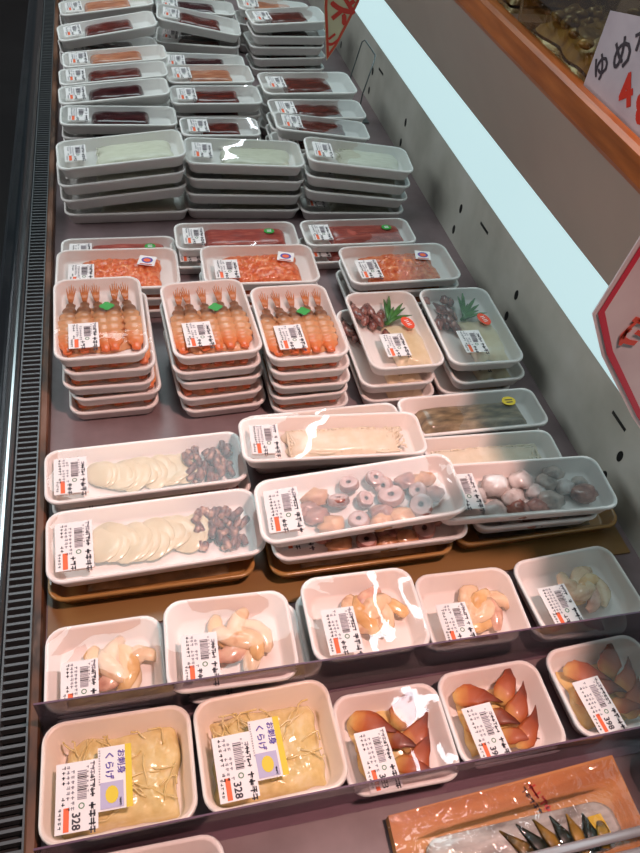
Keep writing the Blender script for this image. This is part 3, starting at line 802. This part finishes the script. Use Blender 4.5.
P(MB().box(-.20, XW+.03, YA, YB, -.72, -.021), 'base_body', M['gloss_black'])

# acrylic dividers and the chrome rail
def divider(y, h, lab, foot, yaw):
    o = empty('shelf_divider', (.25, y, 0), (0,0,R(yaw)))
    MB().box(-.378,.376,-.001,.001,0,h).build('acrylic_panel', M['acrylic'], o, False)
    MB().box(-.378,.376,-.0009,.0009,h,h+.0009).build('panel_edge', M['acrylic_edge'], o, False)
    MB().box(-.378,.376,foot,-.0011,0,.002).build('panel_foot', M['acrylic'], o, False)
    tag(o, lab, 'shelf divider', 'acrylic shelf dividers')
divider(.3215, .078, 'clear acrylic divider between the surf clam row and the pale shellfish', -.003, -.8)
divider(.2040, .056, 'clear acrylic divider in front of the jellyfish and surf clam row', -.010, -.3)
rail = empty('chrome_rail', (.25,.114,0)); tag(rail, 'shiny chrome rail across the bottom right corner', 'rail')
for (yy, zz) in ((0,.045),(-.016,.038)):
    ring = [(yy+.0045*math.cos(2*PI*i/14), zz+.0045*math.sin(2*PI*i/14)) for i in range(14)]
    MB().prism(ring, lambda a,b,k: (-.378+k, a, b), .755).build('rail_bar', M['chrome'], rail, True)
for xx in (-.377,.366): MB().box(xx, xx+.010, -.020, .004, 0, .046).build('rail_end', M['chrome'], rail, False)

# kraft board vacuum pack, bottom right
kp = empty('kraft_board_pack', (.325,.146,.012), (0,0,R(2)))
tag(kp, 'brown kraft board pack with silver fish fillet under crinkled clear film', 'seafood pack')
MB().prism([(-.132,-.046),(.128,-.044),(.132,.042),(-.126,.040)], lambda a,b,k: (a,b,-.011+k), .014).build('kraft_board', M['kraft'], kp, False)
rs = []
for (k, z) in ((.96,.0032),(1,.007),(.93,.0125),(.7,.016),(.3,.0175)):
    rs.append([(-.0015+p[0]*1.0, p[1]-.018, z) for p in [(q[0]*k, q[1]*k*(1-.25*max(0,q[0])/.1)) for q in rrect(.205,.056,.02,0,6)]])
MB().rings(rs).build('fish_fillet', M['silver'], kp)
mb = MB()
for i in range(7):                                 # dark gold leaf-shaped printing on the wrap
    a = R(128-9*i); bx, by = .004+i*.011, -.040
    L = .050-.003*i
    mb.tube([(bx,by,.019),(bx+math.cos(a)*L*.5,by+math.sin(a)*L*.5,.0205),(bx+math.cos(a)*L,by+math.sin(a)*L,.0165)], [.0045,.0068,.0008], 6, .1, mi=i % 2)
mb.build('leaf_print', [M['pack_gold'],M['pack_dark']], kp)
MB().prism([(.066,-.034),(.083,-.034),(.081,-.010),(.066,-.010)], lambda a,b,k: (a,b,.0165+k), .002).build('yellow_sticker', M['yellow'], kp, False)
MB().blob((.066,-.026,.013), (.020,.013,.006), 4, .3).build('green_garnish', M['pack_dark'], kp)
b = MB(); rnd = random.Random(4)
fr = lambda x,y: (lambda u,v,z: (x + v*.97 + u*.24, y - u*.97 + v*.24, z))
for i in range(5): glyph(b, 0, 0, .0095, rnd, fr(.030+i*.0022, .032-i*.0076), 0)
for i in range(7): glyph(b, 0, 0, .0062, rnd, fr(.020+i*.0018, .031-i*.0056), 1)
b.build('red_print', [M['redink'],M['ink']], kp, False, (0,0,.0036))
mb = MB(); v = []; fs = []; nx, ny = 34, 16
for j in range(ny+1):
    for i in range(nx+1):
        u, q = i/nx*2-1, j/ny*2-1
        x, y = u*.129, q*.041-.002
        e = (1-u**4)*(1-q**4)
        inside = max(0, 1-(x/.115)**4)*max(0, 1-((y+.018)/.036)**4)
        v.append((x, y, .0045 + .0165*inside**.5 + e*.0025*abs(noise.noise(Vector((x*60,y*60,3))))))
for j in range(ny):
    for i in range(nx):
        a = j*(nx+1)+i; fs.append((a,a+1,a+nx+2,a+nx+1))
mb.add(v, fs); mb.build('clear_film', M['film3'], kp)
o = pack('salmon_pack', .075, .10, HS, lambda r_, rn, w, d, h: MB().heap(-w*.36,w*.36,-d*.38,d*.38,Z0,h*.6,3,20,20,.3,60).build('fish_fillet', M['redslab'], r_), None, seed=140)
place(o, .515, .140, 0, 4); tag(o, 'dark red pack half hidden right of the brown kraft board', 'seafood pack')

# ------------------------------------------------------------------ price signs
def sign(name, lab, poly, y, inner, border, paper, draw):
    o = empty(name, (poly[0][0], y, poly[0][1]))
    ox, oz = poly[0]
    MB().prism([(a-ox, b-oz) for a,b in poly], lambda a,b,k: (a, k, b), .0012).build('card', M[paper], o, False)
    cx, cz = sum(p[0] for p in poly)/len(poly)-ox, sum(p[1] for p in poly)/len(poly)-oz
    def shrink(d):
        n = len(poly); out = []
        for i in range(n):
            p0, p1, p2 = [Vector((poly[(i+k)%n][0]-ox, poly[(i+k)%n][1]-oz)) for k in (-1,0,1)]
            e1, e2 = (p1-p0).normalized(), (p2-p1).normalized()
            n1, n2 = Vector((-e1.y,e1.x)), Vector((-e2.y,e2.x))
            bis = (n1+n2).normalized(); out.append(p1 + bis*d/max(.35, bis.dot(n1)))
        return out
    a, b2 = shrink(inner[0]), shrink(inner[1]); n = len(poly)
    MB().add([(p.x,-.0006,p.y) for p in a]+[(p.x,-.0006,p.y) for p in b2], [(i,(i+1)%n,(i+1)%n+n,i+n) for i in range(n)]).build('border', M[border], o, False)
    draw(o, ox, oz)
    tag(o, lab, 'price sign')
    return o
def hanger(o, p0, p1):
    MB().tube([p0, ((p0[0]+p1[0])/2, (p0[1]+p1[1])/2, (p0[2]+p1[2])/2), p1], .0018, 8).build('sign_clip', M['wire'], o)
def letters(o, ox, oz, rot, items, m):
    ca, sa = math.cos(R(rot)), math.sin(R(rot))
    for (t, sz, cx, cz, bold) in items:
        b = MB(); add_text(b, t, sz, lambda x,y,z: (cx-ox + x*ca-y*sa, -.0008-z, cz-oz + x*sa+y*ca), 0, bold)
        b.build('letter', M[m], o, False)
def draw_big(o, ox, oz):
    letters(o, ox, oz, -20, [('（',.034,.383,.440,.0012),('さ',.036,.400,.436,.0022),('う',.040,.404,.482,.0022)], 'redstick')
    hanger(o, (.478-ox, 0, .500-oz), (.502-ox, .004, .4905-oz))
sign('price_sign', 'white price sign with pink red border and red brush letters at the right edge',
     [(.352,.458),(.381,.411),(.451,.326),(.470,.306),(.492,.330),(.494,.44),(.484,.500),(.40,.580),(.366,.560)], .400, (.004,.0095), 'signpink', 'signpaper', draw_big)
def draw_small(o, ox, oz):
    letters(o, ox, oz, -50, [('ネ',.062,.462,.285,.0035),('リ',.030,.449,.226,.0025),('十',.060,.465,.365,.0035)], 'redink')
    hanger(o, (.486-ox, .0, .440-oz), (.499-ox, .004, .4600-oz))
sign('price_sign', 'narrow cream price sign with orange red border hanging over the far packs',
     [(.428,.290),(.445,.186),(.464,.216),(.484,.262),(.500,.302),(.506,.330),(.490,.445),(.420,.445)], 1.600, (.001,.0065), 'signorange', 'signcream', draw_small)

# wire stand by the wall at the far end
ws = empty('wire_stand', (.57,1.76,0)); tag(ws, 'thin grey wire stand against the back wall', 'wire stand')
MB().tube([(0,-.05,.002),(.004,-.05,.07),(.02,-.05,.145),(.024,-.04,.155),(.024,.05,.155),(.02,.06,.148),(.004,.06,.07),(0,.06,.002)], .0016, 8).build('wire_loop', M['wire'], ws)
MB().box(-.006,.03,-.055,.065,0,.002).build('wire_base', M['wire'], ws, False)

# ------------------------------------------------------------------ goods on the upper deck
def tub(x, y, w, d, h, yaw, m, lab, seed):
    o = empty('clear_tub', (x,y,.4705), (0,0,R(yaw)))
    mb = MB(); t = .006
    mb.rings([rrect(w-2*t,d-2*t,.012,0), rrect(w-.004,d-.004,.015,h-.004), rrect(w,d,.016,h-.003), rrect(w,d,.016,h), rrect(w-.004,d-.004,.015,h+.0005)])
    mb.build('tub_shell', M['tub'], o, False)
    rnd = random.Random(seed); mb = MB()
    mb.heap(-w*.42,w*.42,-d*.42,d*.42,.002,h*.6,seed,24,24,.3,60)
    for i in range(40): mb.blob((rnd.uniform(-w*.36,w*.36), rnd.uniform(-d*.36,d*.36), h*.6), (rnd.uniform(.006,.012),)*2+(.006,), i, .4, 8, 6)
    tag(mb.build('pickled_food', M[m], o), kind='stuff')
    return tag(o, lab, 'food tub', 'clear tubs on the upper deck')
tub(.63,1.16,.19,.25,.045,0,'brown_food','clear tub of dark brown food at the top of the photo on the upper deck',1)
tub(.63,.90,.19,.23,.045,0,'amber_food','clear tub of amber food beneath the white card on the upper deck',2)
tub(.63,.64,.19,.25,.045,0,'amber_food','clear tub of amber food at the right edge on the upper deck',3)
tub(.63,1.43,.19,.25,.045,0,'brown_food','clear tub of dark brown food farthest along the upper deck',4)
cd = empty('price_card', (.531,.785,.4765))
tag(cd, 'white card handwritten in black and red standing on the upper deck edge', 'price sign')
MB().prism([(0,0),(-.30,0),(-.30,.15),(0,.082)], lambda a,b,k: (k, a, b), .0012).build('card', M['cardpaper'], cd, False)
def on_card(y, z, a): return lambda u,v,k: (-.0004-k, (y-.785) - (u*math.cos(a)-v*math.sin(a)), (z-.4765) + (u*math.sin(a)+v*math.cos(a)))
for (tx, sz, y, z, mi, bold) in (('ゆ',.030,.763,.505,0,.0012),('め',.036,.735,.530,0,.0012),('な',.034,.708,.554,0,.0012),('4',.046,.704,.502,1,.003),('8',.042,.668,.500,1,.003)):
    b = MB(); add_text(b, tx, sz, on_card(y, z, R(38)), 0, bold)
    b.build('letter', M['redink' if mi else 'ink'], cd, False)

# ------------------------------------------------------------------ room
tag(MB().box(-3,3,-2,7,-.76,-.72).build('floor', M['floor'], None, False), kind='structure')
tag(MB().box(-3,3,-2,7,2.5,2.54).build('ceiling', M['ceil'], None, False), kind='structure')
for (x, y0, y1) in ((.98,.9,3.2),(.98,5.1,6.2),(-.9,2.6,4.6)):
    o = empty('ceiling_lamp', (x,(y0+y1)/2,2.5))
    tag(o, 'long white tube lamp on the ceiling %s' % ('over the aisle' if x < 0 else 'above the upper deck' if y0 < 2 else 'beyond the far end of the case'), 'lamp', 'ceiling tube lamps')
    hl = (y1-y0)/2
    MB().box(-.05,.05,-hl,hl,-.05,0).build('lamp_housing', M['ceil'], o, False)
    MB().tube([(0,-hl+.02,-.07),(0,0,-.07),(0,hl-.02,-.07)], .018, 10).build('lamp_tube', M['tube'], o)

def light(name, kind, loc, aim, energy, color, **kw):
    l = bpy.data.lights.new(name, kind); l.energy = energy; l.color = color
    for k, v in kw.items(): setattr(l, k, v)
    o = bpy.data.objects.new(name, l); COL.objects.link(o); o.location = loc
    o.rotation_euler = (Vector(aim)-Vector(loc)).to_track_quat('-Z', 'Y').to_euler()
    return o
light('fish_counter_spot', 'SPOT', (.58,.05,2.1), (.14,.47,0), 190, (1,.61,.545), spot_size=R(40), spot_blend=1, shadow_soft_size=.07)
light('cool_store_light', 'AREA', (.2,2.2,2.4), (.2,1.8,0), 47, (.76,.97,1), shape='RECTANGLE', size=1.2, size_y=2.0)

light('added_wall_fill', 'AREA', (-1.7,1.3,1.7), (.6,1.2,.1), 36, (.9,.98,1), shape='RECTANGLE', size=2.2, size_y=.8)  # added fill that brightens the back wall with cool light
w = bpy.data.worlds.new('store'); C.world = w; w.use_nodes = True
w.node_tree.nodes['Background'].inputs[0].default_value = (.5,.46,.46,1)
w.node_tree.nodes['Background'].inputs[1].default_value = .16

# ------------------------------------------------------------------ camera
Rm = ((0.96959548,-0.08928576,0.2278435),(-0.21984003,-0.72679115,0.6507265),(0.10749403,-0.6810306,-0.724322))
cam = bpy.data.cameras.new('camera'); co = bpy.data.objects.new('camera', cam); COL.objects.link(co)
mw = Matrix(((Rm[0][0],-Rm[0][1],-Rm[0][2],0),(Rm[1][0],-Rm[1][1],-Rm[1][2],0),(Rm[2][0],-Rm[2][1],-Rm[2][2],.8),(0,0,0,1)))
co.matrix_world = mw
cam.sensor_fit = 'VERTICAL'; cam.sensor_height = 24; cam.lens = 24*740/853; cam.clip_start = .02
C.camera = co
C.view_settings.view_transform = 'Standard'; C.view_settings.look = 'None'
C.view_settings.gamma = 1; C.view_settings.use_curve_mapping = False
C.view_settings.exposure = -.28
C.cycles.transparent_max_bounces = 24
